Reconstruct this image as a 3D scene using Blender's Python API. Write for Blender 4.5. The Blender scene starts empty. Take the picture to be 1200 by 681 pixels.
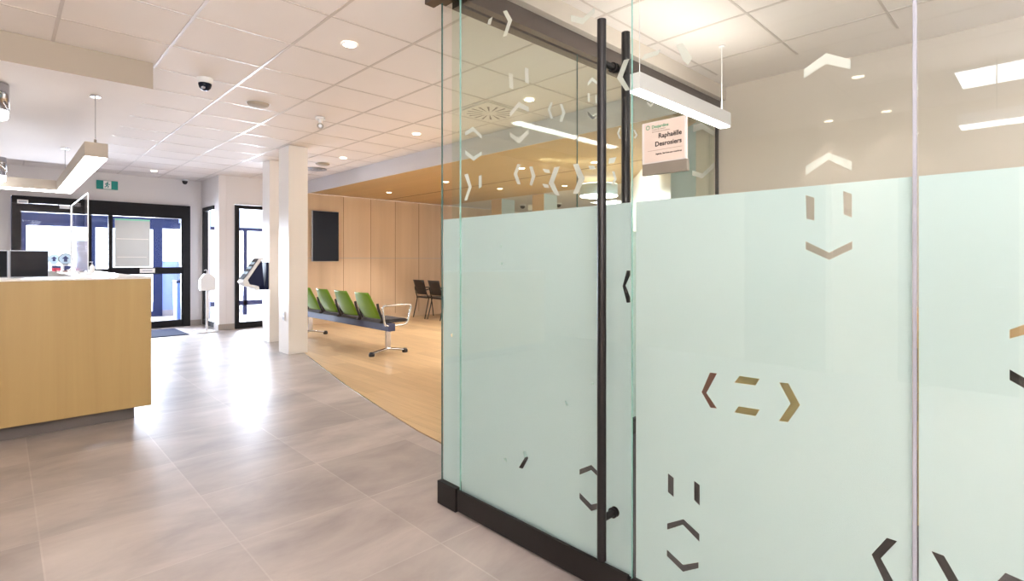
import bpy, bmesh, math, random
from mathutils import Vector, Matrix
random.seed(7)
S = bpy.context.scene
COL = S.collection
PI = math.pi
CEIL = 2.78

# ------------------------------------------------------------------ materials
def new_mat(name):
    m = bpy.data.materials.new(name); m.use_nodes = True
    nt = m.node_tree; nt.nodes.clear()
    out = nt.nodes.new('ShaderNodeOutputMaterial')
    return m, nt, out

def N(nt, t, **kw):
    n = nt.nodes.new(t)
    for k, v in kw.items():
        if k.startswith('_'): setattr(n, k[1:], v)
        else: n.inputs[k.replace('__', ' ')].default_value = v
    return n

def c4(c): return (c[0], c[1], c[2], 1)
def lin(r, g, b):
    f = lambda x: (x/255/12.92) if x/255 <= .04045 else ((x/255+.055)/1.055)**2.4
    return (f(r), f(g), f(b))

def pmat(name, col, rough=.5, metal=0, noise=.04, scale=8, spec=.5, coat=0, bump=0):
    m, nt, out = new_mat(name)
    b = N(nt, 'ShaderNodeBsdfPrincipled', Roughness=rough, Metallic=metal)
    b.inputs['Specular IOR Level'].default_value = spec
    b.inputs['Coat Weight'].default_value = coat
    tc = N(nt, 'ShaderNodeTexCoord')
    nz = N(nt, 'ShaderNodeTexNoise', Scale=scale, Detail=3.0)
    nt.links.new(tc.outputs['Object'], nz.inputs['Vector'])
    mx = N(nt, 'ShaderNodeMix', _data_type='RGBA')
    mx.inputs[6].default_value = c4([max(0, x*(1-noise)) for x in col]); mx.inputs[7].default_value = c4([min(1, x*(1+noise)) for x in col])
    nt.links.new(nz.outputs['Fac'], mx.inputs[0]); nt.links.new(mx.outputs[2], b.inputs['Base Color'])
    if bump:
        bp = N(nt, 'ShaderNodeBump', Strength=bump, Distance=.002)
        n2 = N(nt, 'ShaderNodeTexNoise', Scale=scale*20, Detail=2.0)
        nt.links.new(tc.outputs['Object'], n2.inputs['Vector']); nt.links.new(n2.outputs['Fac'], bp.inputs['Height'])
        nt.links.new(bp.outputs['Normal'], b.inputs['Normal'])
    nt.links.new(b.outputs[0], out.inputs[0])
    return m

def emat(name, col, strength):
    m, nt, out = new_mat(name)
    e = N(nt, 'ShaderNodeEmission', Strength=strength); e.inputs['Color'].default_value = c4(col)
    nt.links.new(e.outputs[0], out.inputs[0]); return m

def wood(name, c1, c2, axis='Z', rough=.4, scale=1.0):
    m, nt, out = new_mat(name)
    b = N(nt, 'ShaderNodeBsdfPrincipled', Roughness=rough)
    tc = N(nt, 'ShaderNodeTexCoord'); mp = N(nt, 'ShaderNodeMapping')
    sc = {'X': (.35, 9, 9), 'Y': (9, .35, 9), 'Z': (9, 9, .35)}[axis]
    mp.inputs['Scale'].default_value = [s*scale for s in sc]
    nz = N(nt, 'ShaderNodeTexNoise', Scale=1.0, Detail=5.0, Roughness=.6, Distortion=.5)
    mp2 = N(nt, 'ShaderNodeMapping'); mp2.inputs['Scale'].default_value = [s*scale*.28 for s in sc]
    n2 = N(nt, 'ShaderNodeTexNoise', Scale=1.0, Detail=2.0)
    nt.links.new(tc.outputs['Object'], mp.inputs[0]); nt.links.new(mp.outputs[0], nz.inputs['Vector'])
    nt.links.new(tc.outputs['Object'], mp2.inputs[0]); nt.links.new(mp2.outputs[0], n2.inputs['Vector'])
    ad = N(nt, 'ShaderNodeMath', _operation='ADD'); nt.links.new(nz.outputs['Fac'], ad.inputs[0]); nt.links.new(n2.outputs['Fac'], ad.inputs[1])
    rp = N(nt, 'ShaderNodeValToRGB'); rp.color_ramp.elements[0].color = c4(c1); rp.color_ramp.elements[1].color = c4(c2)
    rp.color_ramp.elements[0].position = .36; rp.color_ramp.elements[1].position = .64
    hf = N(nt, 'ShaderNodeMath', _operation='MULTIPLY'); hf.inputs[1].default_value = .5
    nt.links.new(ad.outputs[0], hf.inputs[0]); nt.links.new(hf.outputs[0], rp.inputs[0]); nt.links.new(rp.outputs[0], b.inputs['Base Color'])
    nt.links.new(b.outputs[0], out.inputs[0]); return m

def brick_mat(name, c1, c2, mortar, w, h, msize, offset, rot, shift, rough, grain=0, spec=.5, cloud=.25):
    m, nt, out = new_mat(name)
    b = N(nt, 'ShaderNodeBsdfPrincipled', Roughness=rough); b.inputs['Specular IOR Level'].default_value = spec
    tc = N(nt, 'ShaderNodeTexCoord'); mp = N(nt, 'ShaderNodeMapping')
    mp.inputs['Rotation'].default_value = (0, 0, rot); mp.inputs['Location'].default_value = (shift[0], shift[1], 0)
    br = N(nt, 'ShaderNodeTexBrick', Scale=1.0); br.offset = offset; br.squash = 1
    br.inputs['Brick Width'].default_value = w; br.inputs['Row Height'].default_value = h
    br.inputs['Mortar Size'].default_value = msize; br.inputs['Mortar Smooth'].default_value = .1; br.inputs['Bias'].default_value = 0
    br.inputs['Color1'].default_value = c4(c1); br.inputs['Color2'].default_value = c4(c2); br.inputs['Mortar'].default_value = c4(mortar)
    nt.links.new(tc.outputs['Object'], mp.inputs[0]); nt.links.new(mp.outputs[0], br.inputs['Vector'])
    mp2 = N(nt, 'ShaderNodeMapping'); mp2.inputs['Scale'].default_value = (6*grain, .8, 1) if grain else (.8, 1.6, 1)
    nz = N(nt, 'ShaderNodeTexNoise', Scale=1.7 if not grain else 2.0, Detail=7.0, Roughness=.62, Distortion=.4)
    nt.links.new(tc.outputs['Object'], mp2.inputs[0]); nt.links.new(mp2.outputs[0], nz.inputs['Vector'])
    rp = N(nt, 'ShaderNodeValToRGB')
    rp.color_ramp.elements[0].position = .3; rp.color_ramp.elements[1].position = .7
    rp.color_ramp.elements[0].color = (1-cloud, 1-cloud, 1-cloud*.95, 1); rp.color_ramp.elements[1].color = (1, 1, 1, 1)
    nt.links.new(nz.outputs['Fac'], rp.inputs[0])
    mu = N(nt, 'ShaderNodeMix', _data_type='RGBA', _blend_type='MULTIPLY'); mu.inputs[0].default_value = 1
    nt.links.new(br.outputs['Color'], mu.inputs[6]); nt.links.new(rp.outputs[0], mu.inputs[7]); nt.links.new(mu.outputs[2], b.inputs['Base Color'])
    nt.links.new(b.outputs[0], out.inputs[0]); return m

def glass_mat(name, tint, ior=1.5, refl=1.0):
    """thin architectural glass: tinted straight-through light plus a mirror layer that grows towards grazing angles"""
    m, nt, out = new_mat(name)
    t = N(nt, 'ShaderNodeBsdfTransparent'); t.inputs['Color'].default_value = c4(tint)
    g = N(nt, 'ShaderNodeBsdfGlossy', Roughness=0.0); g.inputs['Color'].default_value = (1, 1, 1, 1)
    mx = N(nt, 'ShaderNodeMixShader'); ge = N(nt, 'ShaderNodeNewGeometry')
    dt = N(nt, 'ShaderNodeVectorMath', _operation='DOT_PRODUCT')
    nt.links.new(ge.outputs['Normal'], dt.inputs[0]); nt.links.new(ge.outputs['Incoming'], dt.inputs[1])
    def M_(op, x, y):
        n = N(nt, 'ShaderNodeMath', _operation=op)
        for i, q in enumerate((x, y)):
            if q is None: continue
            if isinstance(q, (int, float)): n.inputs[i].default_value = q
            else: nt.links.new(q, n.inputs[i])
        return n.outputs[0]
    r0 = ((ior-1)/(ior+1))**2
    c = M_('ABSOLUTE', dt.outputs['Value'], None)
    f = M_('MULTIPLY', M_('ADD', M_('MULTIPLY', M_('POWER', M_('SUBTRACT', 1.0, c), 5.0), 1-r0), r0), refl)
    nt.links.new(f, mx.inputs[0]); nt.links.new(t.outputs[0], mx.inputs[1]); nt.links.new(g.outputs[0], mx.inputs[2])
    nt.links.new(mx.outputs[0], out.inputs[0]); return m

def film_mat(name, col, trans=.5, see=.0):
    m, nt, out = new_mat(name)
    d = N(nt, 'ShaderNodeBsdfDiffuse'); t = N(nt, 'ShaderNodeBsdfTranslucent'); mx = N(nt, 'ShaderNodeMixShader')
    tc = N(nt, 'ShaderNodeTexCoord'); nz = N(nt, 'ShaderNodeTexNoise', Scale=1.5, Detail=2.0)
    cm = N(nt, 'ShaderNodeMix', _data_type='RGBA'); cm.inputs[6].default_value = c4([x*.97 for x in col]); cm.inputs[7].default_value = c4(col)
    nt.links.new(tc.outputs['Object'], nz.inputs['Vector']); nt.links.new(nz.outputs['Fac'], cm.inputs[0])
    nt.links.new(cm.outputs[2], d.inputs['Color']); nt.links.new(cm.outputs[2], t.inputs['Color'])
    mx.inputs[0].default_value = trans
    nt.links.new(d.outputs[0], mx.inputs[1]); nt.links.new(t.outputs[0], mx.inputs[2])
    if see:
        tr = N(nt, 'ShaderNodeBsdfTransparent'); m2 = N(nt, 'ShaderNodeMixShader'); m2.inputs[0].default_value = see
        nt.links.new(mx.outputs[0], m2.inputs[1]); nt.links.new(tr.outputs[0], m2.inputs[2]); mx = m2
    nt.links.new(mx.outputs[0], out.inputs[0]); return m

M = {}
def mats():
    M['ceil'] = pmat('ceiling_tile', lin(236, 229, 225), .9, noise=.02, scale=3, spec=.1)
    M['tbar'] = pmat('ceiling_bar', lin(206, 196, 190), .35, noise=.02, spec=.6)
    M['white'] = pmat('white_paint', lin(226, 222, 222), .6, noise=.02, scale=2, spec=.3)
    M['column'] = pmat('column_paint', lin(236, 232, 228), .3, noise=.01, scale=2, spec=.4)
    M['beige'] = pmat('beige_paint', lin(214, 203, 190), .65, noise=.02, scale=2, spec=.3)
    M['office'] = pmat('taupe_paint', lin(206, 197, 185), .4, noise=.015, scale=2, spec=.4)
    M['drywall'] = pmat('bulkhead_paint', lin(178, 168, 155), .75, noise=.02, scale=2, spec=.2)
    M['fascia'] = pmat('fascia_paint', lin(214, 212, 216), .7, noise=.03, scale=1.2, spec=.2)
    M['tile'] = brick_mat('floor_tiles', lin(191, 180, 173), lin(171, 161, 155), lin(194, 184, 177), .634, .634, .0035, 0, 0, (-.126+.634*2, -1.886+.634*6), .40, cloud=.42)
    M['oak'] = brick_mat('oak_planks', lin(212, 182, 140), lin(190, 160, 120), lin(164, 134, 96), 1.5, .19, .0015, .37, PI/2, (0, 0), .35, grain=1.5, cloud=.2)
    M['carpet'] = pmat('office_carpet', lin(92, 86, 88), .95, noise=.25, scale=60, spec=.1, bump=.4)
    M['base'] = pmat('tile_baseboard', lin(168, 158, 150), .5)
    M['soffit'] = wood('soffit_veneer', lin(180, 150, 104), lin(194, 164, 116), 'Y', .45, .5)
    M['panel'] = wood('wall_veneer', lin(204, 177, 146), lin(221, 195, 165), 'Z', .4, .5)
    M['desk'] = wood('desk_veneer', lin(174, 146, 94), lin(194, 166, 112), 'Z', .42, .6)
    M['desk2'] = wood('office_veneer', lin(186, 158, 92), lin(204, 176, 108), 'X', .45, .6)
    M['hutch'] = wood('cabinet_veneer', lin(222, 182, 128), lin(236, 198, 146), 'Y', .45, .6)
    M['redwood'] = wood('cherry_veneer', lin(120, 62, 42), lin(160, 92, 66), 'Z', .3, 1)
    M['counter'] = pmat('white_laminate', lin(240, 238, 234), .25, noise=.01)
    M['kick'] = pmat('grey_plinth', lin(108, 102, 100), .5)
    M['black'] = pmat('black_metal', lin(30, 27, 27), .38, .3, noise=.06)
    M['handle'] = pmat('black_handle', lin(22, 20, 22), .35, .3, noise=.05)
    M['rail'] = pmat('bronze_header', lin(72, 62, 56), .35, .4, noise=.06)
    M['navy'] = pmat('navy_frame', lin(20, 30, 64), .5, 0, spec=.25)
    M['frame'] = pmat('black_door_frame', lin(15, 13, 17), .5, 0, spec=.25)
    M['lampbody'] = pmat('lamp_body', lin(182, 172, 160), .5, noise=.01)
    M['sheets'] = pmat('lavender_sheets', lin(204, 206, 230), .6, noise=.02)
    M['steel'] = pmat('brushed_steel', lin(200, 200, 202), .25, 1, noise=.05, scale=30)
    M['chrome'] = pmat('chrome', lin(176, 176, 182), .12, 1, noise=.02)
    M['green'] = pmat('green_backrest', lin(112, 152, 28), .4, noise=.05)
    M['seat'] = pmat('charcoal_fabric', lin(66, 62, 64), .85, noise=.15, scale=80, bump=.3)
    M['beam'] = pmat('navy_beam', lin(56, 62, 98), .45)
    M['plastic_black'] = pmat('black_plastic', lin(36, 32, 34), .45)
    M['plastic_white'] = pmat('white_plastic', lin(238, 238, 240), .4, noise=.01)
    M['screen'] = pmat('dark_screen', lin(12, 20, 36), .3, noise=.15, scale=2, spec=.2)
    M['mon'] = pmat('monitor_black', lin(11, 13, 20), .5, spec=.2, noise=.06)
    M['silver'] = pmat('silver_plastic', lin(176, 178, 186), .35, .4)
    M['exitg'] = pmat('exit_green', lin(10, 140, 130), .4)
    M['mat'] = pmat('blue_grey_mat', lin(40, 48, 74), .95, noise=.2, scale=60, spec=.05, bump=.4)
    M['paper'] = pmat('grey_paper', lin(208, 212, 212), .8, noise=.03, scale=4)
    M['paperw'] = pmat('white_paper', lin(244, 242, 240), .7, noise=.01)
    M['mint'] = pmat('mint_strip', lin(150, 226, 200), .6)
    M['signface'] = pmat('sign_paper', lin(190, 176, 166), .7, noise=.02)
    M['ink'] = pmat('dark_ink', lin(34, 30, 32), .7)
    M['inkg'] = pmat('green_ink', lin(40, 132, 96), .6)
    M['taupe'] = pmat('taupe_metal', lin(128, 122, 112), .4, .3)
    M['blue'] = pmat('blue_card', lin(36, 48, 100), .5)
    M['red'] = pmat('red_card', lin(196, 44, 74), .5)
    M['pink'] = pmat('pink_card', lin(190, 120, 150), .5)
    M['pale'] = pmat('pale_blue_card', lin(196, 220, 236), .5)
    M['bin'] = pmat('blue_bin', lin(82, 110, 168), .5)
    M['slot'] = pmat('dark_slot', lin(86, 62, 40), .7)
    M['joint'] = pmat('panel_joint', lin(150, 112, 82), .7)
    M['decal'] = film_mat('white_vinyl', lin(214, 218, 212), .4)
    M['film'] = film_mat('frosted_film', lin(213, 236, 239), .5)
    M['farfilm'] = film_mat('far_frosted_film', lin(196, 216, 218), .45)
    M['glass'] = glass_mat('clear_glass', (.985, .992, .984))
    M['glass_end'] = glass_mat('green_tinted_glass', (.915, .962, .915))
    M['glass_door'] = glass_mat('entrance_glass', (.96, .98, 1.0), refl=.2)
    M['edge'] = pmat('green_glass_edge', lin(132, 178, 170), .15, noise=.3, scale=3, spec=.8)
    M['edgel'] = pmat('pale_glass_edge', lin(150, 152, 164), .3, noise=.1, scale=3)
    M['edged'] = pmat('dark_glass_edge', lin(48, 92, 92), .15, noise=.5, scale=4, spec=.8)
    M['plate'] = pmat('sign_acrylic', lin(196, 192, 190), .25, noise=.01)
    M['acrylic'] = glass_mat('clear_acrylic', (.96, .97, .99), 1.4, .25)
    M['acryledge'] = pmat('acrylic_edge', lin(232, 236, 240), .2, noise=.02)
    M['vest'] = pmat('vestibule_paint', lin(140, 156, 194), .7)
    M['lamp'] = emat('lamp_white', (1, .98, .96), 9)
    M['lamp_soft'] = emat('lamp_soft', (1, .96, .9), 5)
    M['lamp_up'] = emat('lamp_up', (1, .95, .88), 17)
    M['lamp_dim'] = emat('lamp_dim', (1, .96, .9), 2.0)
    M['lamp_warm'] = emat('lamp_warm', (1, .86, .66), 10)
    M['panel_lamp'] = emat('panel_lamp', (.97, .98, 1), 7)

# ------------------------------------------------------------------ mesh building
class MB:
    def __init__(s): s.v = []; s.f = []; s.mi = []; s.sm = []
    def add(s, vs, fs, mi=0, smooth=False):
        o = len(s.v); s.v += [tuple(p) for p in vs]
        for f in fs: s.f.append([i+o for i in f]); s.mi.append(mi); s.sm.append(smooth)
        return s
    def box(s, x0, x1, y0, y1, z0, z1, mi=0):
        vs = [(x, y, z) for z in (z0, z1) for y in (y0, y1) for x in (x0, x1)]
        return s.add(vs, [(0, 2, 3, 1), (4, 5, 7, 6), (0, 1, 5, 4), (2, 6, 7, 3), (0, 4, 6, 2), (1, 3, 7, 5)], mi)
    def prism(s, poly, fn, a, b, mi=0, smooth=False):
        """poly: 2D outline; fn(u, v, w) -> 3D; extruded over w in [a, b]"""
        n = len(poly)
        vs = [fn(p[0], p[1], a) for p in poly] + [fn(p[0], p[1], b) for p in poly]
        s.add(vs, [tuple(range(n))[::-1], tuple(range(n, 2*n))], mi)
        o = len(s.v) - 2*n
        for i in range(n):
            j = (i+1) % n; s.f.append([o+i, o+j, o+n+j, o+n+i]); s.mi.append(mi); s.sm.append(smooth)
        return s
    def cyl(s, p, q, r, r2=None, n=20, mi=0, caps=True):
        p = Vector(p); q = Vector(q); r2 = r if r2 is None else r2
        a = (q-p).normalized(); t = Vector((0, 0, 1)) if abs(a.z) < .9 else Vector((1, 0, 0))
        u = a.cross(t).normalized(); w = a.cross(u)
        vs = [p+(u*math.cos(2*PI*i/n)+w*math.sin(2*PI*i/n))*r for i in range(n)] + [q+(u*math.cos(2*PI*i/n)+w*math.sin(2*PI*i/n))*r2 for i in range(n)]
        s.add(vs, [(i, (i+1) % n, n+(i+1) % n, n+i) for i in range(n)], mi, True)
        if caps: s.add(vs[:n], [tuple(range(n))[::-1]], mi); s.add(vs[n:], [tuple(range(n))], mi)
        return s
    def tube(s, pts, r, n=12, mi=0):
        pts = [Vector(p) for p in pts]; rings = []
        prev = None
        for i, p in enumerate(pts):
            a = ((pts[min(i+1, len(pts)-1)]-pts[max(i-1, 0)])).normalized()
            if prev is None:
                t = Vector((0, 0, 1)) if abs(a.z) < .9 else Vector((1, 0, 0)); u = a.cross(t).normalized()
            else: u = (prev - a*prev.dot(a)).normalized()
            prev = u; w = a.cross(u)
            rings.append([p+(u*math.cos(2*PI*k/n)+w*math.sin(2*PI*k/n))*r for k in range(n)])
        vs = [q for rg in rings for q in rg]; fs = []
        for i in range(len(rings)-1):
            for k in range(n): fs.append((i*n+k, i*n+(k+1) % n, (i+1)*n+(k+1) % n, (i+1)*n+k))
        s.add(vs, fs, mi, True)
        s.add(rings[0], [tuple(range(n))[::-1]], mi); s.add(rings[-1], [tuple(range(n))], mi)
        return s
    def lathe(s, c, prof, n=28, mi=0, axis='Z'):
        vs = []
        for r, h in prof:
            for k in range(n):
                a = 2*PI*k/n
                if axis == 'Z': vs.append((c[0]+r*math.cos(a), c[1]+r*math.sin(a), c[2]+h))
                elif axis == 'X': vs.append((c[0]+h, c[1]+r*math.cos(a), c[2]+r*math.sin(a)))
                else: vs.append((c[0]+r*math.cos(a), c[1]+h, c[2]+r*math.sin(a)))
        fs = []
        for i in range(len(prof)-1):
            for k in range(n): fs.append((i*n+k, i*n+(k+1) % n, (i+1)*n+(k+1) % n, (i+1)*n+k))
        s.add(vs, fs, mi, True); return s
    def obj(s, name, mat, parent=None, bevel=0, loc=None):
        me = bpy.data.meshes.new(name)
        o = bpy.data.objects.new(name, me); COL.objects.link(o)
        off = Vector(loc) if loc is not None else (Vector((0, 0, 0)))
        if parent is not None: off = Vector(parent.get('_o', (0, 0, 0)))
        me.from_pydata([Vector(p)-off for p in s.v], [], s.f)
        for m in (mat if isinstance(mat, (list, tuple)) else [mat]): me.materials.append(M[m])
        for p, mi, sm in zip(me.polygons, s.mi, s.sm): p.material_index = mi; p.use_smooth = sm
        bm = bmesh.new(); bm.from_mesh(me); bmesh.ops.recalc_face_normals(bm, faces=bm.faces); bm.to_mesh(me); bm.free()
        me.update()
        if parent is not None: o.parent = parent
        else:
            o.location = off; o['_o'] = tuple(off)
        if parent is not None and '_o' in parent: o['_o'] = tuple(parent['_o'])
        if bevel:
            b = o.modifiers.new('bevel', 'BEVEL'); b.width = bevel; b.segments = 2; b.limit_method = 'ANGLE'; b.angle_limit = math.radians(50)
        return o

def tag(o, label, cat, group=None, kind=None):
    o['label'] = label; o['category'] = cat
    if group: o['group'] = group
    if kind: o['kind'] = kind
    return o
def thing(name, loc, label, cat, group=None, kind=None):
    e = bpy.data.objects.new(name, None); COL.objects.link(e); e.location = loc; e['_o'] = tuple(loc); e.empty_display_size = .1
    return tag(e, label, cat, group, kind)
def struct(name, mb, mat, label, cat, bevel=0):
    return tag(mb.obj(name, mat, None, bevel), label, cat, None, 'structure')

def flat_fill(name, outer, holes, fn, mat, parent):
    """flat sheet with real holes: 2D curve filled, turned into a mesh, mapped by fn(u, v)"""
    cu = bpy.data.curves.new('tmp_outline', 'CURVE'); cu.dimensions = '2D'; cu.fill_mode = 'BOTH'
    for poly in [outer]+holes:
        sp = cu.splines.new('POLY'); sp.points.add(len(poly)-1)
        for p, q in zip(sp.points, poly): p.co = (q[0], q[1], 0, 1)
        sp.use_cyclic_u = True
    o = bpy.data.objects.new('tmp_outline', cu); COL.objects.link(o)
    dg = bpy.context.evaluated_depsgraph_get()
    me0 = bpy.data.meshes.new_from_object(o.evaluated_get(dg))
    mb = MB(); mb.add([fn(v.co.x, v.co.y) for v in me0.vertices], [tuple(p.vertices) for p in me0.polygons])
    bpy.data.objects.remove(o); bpy.data.curves.remove(cu); bpy.data.meshes.remove(me0)
    return mb.obj(name, mat, parent)

def text_mb(mb, txt, size, fn, align='LEFT', mi=0, bold=0.0):
    cu = bpy.data.curves.new('tmp_text', 'FONT'); cu.body = txt; cu.size = size; cu.align_x = align; cu.offset = bold
    cu.resolution_u = 3
    o = bpy.data.objects.new('tmp_text', cu); COL.objects.link(o)
    dg = bpy.context.evaluated_depsgraph_get()
    me0 = bpy.data.meshes.new_from_object(o.evaluated_get(dg))
    mb.add([fn(v.co.x, v.co.y) for v in me0.vertices], [tuple(p.vertices) for p in me0.polygons], mi)
    bpy.data.objects.remove(o); bpy.data.curves.remove(cu); bpy.data.meshes.remove(me0)

def tree_copy(root):
    r = root.copy(); COL.objects.link(r)
    for ch in root.children:
        c = ch.copy(); COL.objects.link(c); c.parent = r
        for g in ch.children:
            d = g.copy(); COL.objects.link(d); d.parent = c
    return r

# chevron outlines on the glass (metres: along the pane, height)
FRONT_DECALS = [[(1.751,2.385),(1.726,2.382),(1.69,2.326),(1.726,2.266),(1.751,2.269),(1.718,2.329)],[(1.857,2.361),(1.849,2.381),(1.82,2.384),(1.835,2.351)],[(1.711,2.095),(1.686,2.082),(1.684,2.014),(1.709,2.027)],[(1.611,2.093),(1.589,2.081),(1.587,2.015),(1.609,2.027)],[(1.705,1.915),(1.648,1.951),(1.588,1.914),(1.588,1.893),(1.648,1.928),(1.705,1.893)],[(1.707,1.826),(1.648,1.79),(1.585,1.822),(1.585,1.8),(1.645,1.766),(1.705,1.805)],[(1.681,1.635),(1.657,1.676),(1.636,1.673),(1.659,1.634),(1.636,1.584),(1.657,1.587)],[(1.584,1.656),(1.565,1.654),(1.547,1.611),(1.567,1.571),(1.582,1.576),(1.569,1.612)],[(1.472,1.571),(1.44,1.634),(1.411,1.634),(1.443,1.572),(1.411,1.515),(1.436,1.521)],[(1.507,1.637),(1.469,1.628),(1.462,1.613),(1.493,1.619)],[(1.507,1.573),(1.474,1.566),(1.469,1.552),(1.496,1.556)],[(1.341,1.634),(1.315,1.633),(1.282,1.57),(1.315,1.514),(1.341,1.516),(1.313,1.571)],[(1.132,1.928),(1.101,1.986),(1.078,1.984),(1.107,1.925),(1.075,1.87),(1.094,1.871)],[(1.352,2.236),(1.292,2.204),(1.234,2.225),(1.234,2.205),(1.292,2.178),(1.352,2.21)],[(1.028,1.966),(1.016,1.983),(0.951,1.982),(0.961,1.966),(1.019,1.964)],[(0.894,1.982),(0.869,1.98),(0.834,1.921),(0.85,1.9),(0.867,1.92)],[(0.497,1.795),(0.44,1.825),(0.382,1.791),(0.382,1.765),(0.44,1.795),(0.497,1.769)],[(0.492,1.518),(0.435,1.548),(0.379,1.516),(0.379,1.491),(0.435,1.528),(0.492,1.492)]]
END_DECALS = [[(1.725,1.913),(1.776,1.951),(1.838,1.917),(1.838,1.897),(1.78,1.927),(1.725,1.895)],[(1.725,1.82),(1.782,1.794),(1.838,1.829),(1.838,1.811),(1.782,1.772),(1.725,1.798)],[(1.719,1.693),(1.744,1.7),(1.769,1.634),(1.738,1.561),(1.719,1.559),(1.749,1.632)],[(1.818,1.697),(1.838,1.704),(1.838,1.641),(1.818,1.629)],[(2.364,2.157),(2.39,2.205),(2.41,2.212),(2.386,2.161),(2.41,2.111),(2.39,2.107)],[(2.477,2.214),(2.498,2.218),(2.527,2.172),(2.498,2.108),(2.473,2.105),(2.498,2.166)],[(2.753,2.412),(2.801,2.458),(2.857,2.443),(2.857,2.423),(2.801,2.434),(2.753,2.389)],[(2.753,2.344),(2.776,2.345),(2.776,2.289),(2.753,2.288)],[(2.837,2.35),(2.861,2.351),(2.861,2.295),(2.837,2.294)],[(2.753,2.222),(2.801,2.207),(2.861,2.243),(2.861,2.219),(2.801,2.179),(2.753,2.194)],[(4.199,2.391),(4.344,2.437),(4.635,2.405),(4.635,2.356),(4.363,2.385),(4.199,2.331)],[(4.181,2.007),(4.363,2.002),(4.643,2.158),(4.643,2.107),(4.363,1.959),(4.181,1.964)],[(3.086,2.136),(3.11,2.179),(3.132,2.183),(3.108,2.14),(3.132,2.104),(3.11,2.101)],[(3.287,2.196),(3.313,2.2),(3.347,2.165),(3.313,2.133),(3.295,2.139),(3.321,2.164)],[(3.476,2.442),(3.523,2.425),(3.569,2.454),(3.569,2.439),(3.523,2.406),(3.476,2.424)],[(2.749,2.223),(2.811,2.196),(2.87,2.231),(2.87,2.214),(2.811,2.18),(2.753,2.205)],[(2.991,1.948),(3.079,1.97),(3.05,1.924),(2.984,1.91)],[(2.761,1.868),(2.822,1.876),(2.839,1.857),(2.778,1.847)],[(3.026,1.863),(3.055,1.866),(3.079,1.813),(3.038,1.767),(3.017,1.772),(3.05,1.813)]]
CUTOUTS = [[(1.107,1.154),(1.089,1.212),(1.066,1.212),(1.094,1.157),(1.066,1.098),(1.089,1.094)],[(1.749,0.346),(1.728,0.355),(1.722,0.334)],[(1.624,0.411),(1.609,0.418),(1.59,0.39),(1.624,0.335),(1.648,0.333),(1.614,0.383)],[(1.308,0.422),(1.25,0.456),(1.197,0.427),(1.197,0.409),(1.25,0.436),(1.308,0.401)],[(1.308,0.33),(1.25,0.302),(1.197,0.329),(1.197,0.309),(1.25,0.277),(1.308,0.307)],[(1.252,0.775),(1.237,0.777),(1.237,0.769),(1.249,0.767)],[(1.385,0.68),(1.377,0.681),(1.365,0.663),(1.377,0.661)],[(2.138,0.873),(2.121,0.881),(2.116,0.869),(2.133,0.858)],[(1.765,1.32),(1.759,1.321),(1.759,1.308),(1.765,1.309)],[(1.765,1.239),(1.755,1.242),(1.751,1.23),(1.763,1.228)],[(0.802,0.819),(0.774,0.887),(0.751,0.888),(0.786,0.819),(0.751,0.776),(0.772,0.774)],[(0.679,0.891),(0.619,0.892),(0.631,0.87),(0.695,0.868)],[(0.682,0.796),(0.619,0.799),(0.631,0.777),(0.695,0.775)],[(0.563,0.89),(0.538,0.892),(0.507,0.835),(0.539,0.779),(0.564,0.777),(0.532,0.834)],[(0.923,0.518),(0.902,0.509),(0.902,0.444),(0.923,0.454)],[(0.828,0.521),(0.809,0.513),(0.809,0.446),(0.828,0.458)],[(0.926,0.345),(0.866,0.381),(0.81,0.352),(0.81,0.327),(0.868,0.362),(0.926,0.324)],[(0.927,0.255),(0.868,0.227),(0.813,0.258),(0.813,0.239),(0.868,0.204),(0.927,0.233)],[(0.334,0.476),(0.301,0.532),(0.279,0.532),(0.314,0.474),(0.276,0.406),(0.298,0.397)],[(0.21,0.534),(0.186,0.532),(0.148,0.464),(0.177,0.385),(0.197,0.384),(0.169,0.458)],[(0.108,0.48),(0.077,0.537),(0.021,0.527),(0.021,0.5),(0.077,0.514),(0.108,0.46)],[(0.07,1.092),(0.018,1.123),(-0.029,1.062),(-0.029,1.036),(0.018,1.097),(0.07,1.072)],[(0.07,1.002),(0.018,0.969),(-0.029,1.006),(-0.029,0.983),(0.018,0.946),(0.07,0.978)],[(0.492,1.435),(0.47,1.426),(0.47,1.362),(0.49,1.368)],[(0.399,1.438),(0.379,1.428),(0.379,1.365),(0.398,1.375)],[(0.492,1.304),(0.433,1.271),(0.378,1.301),(0.378,1.28),(0.433,1.251),(0.492,1.281)]]
mats()
def slab(name, poly, z0, z1, mat, label, cat, bottom=None):
    mb = MB(); mb.prism(poly, lambda u, v, w: (u, v, w), z0, z1)
    return struct(name, mb, mat, label, cat)

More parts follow.
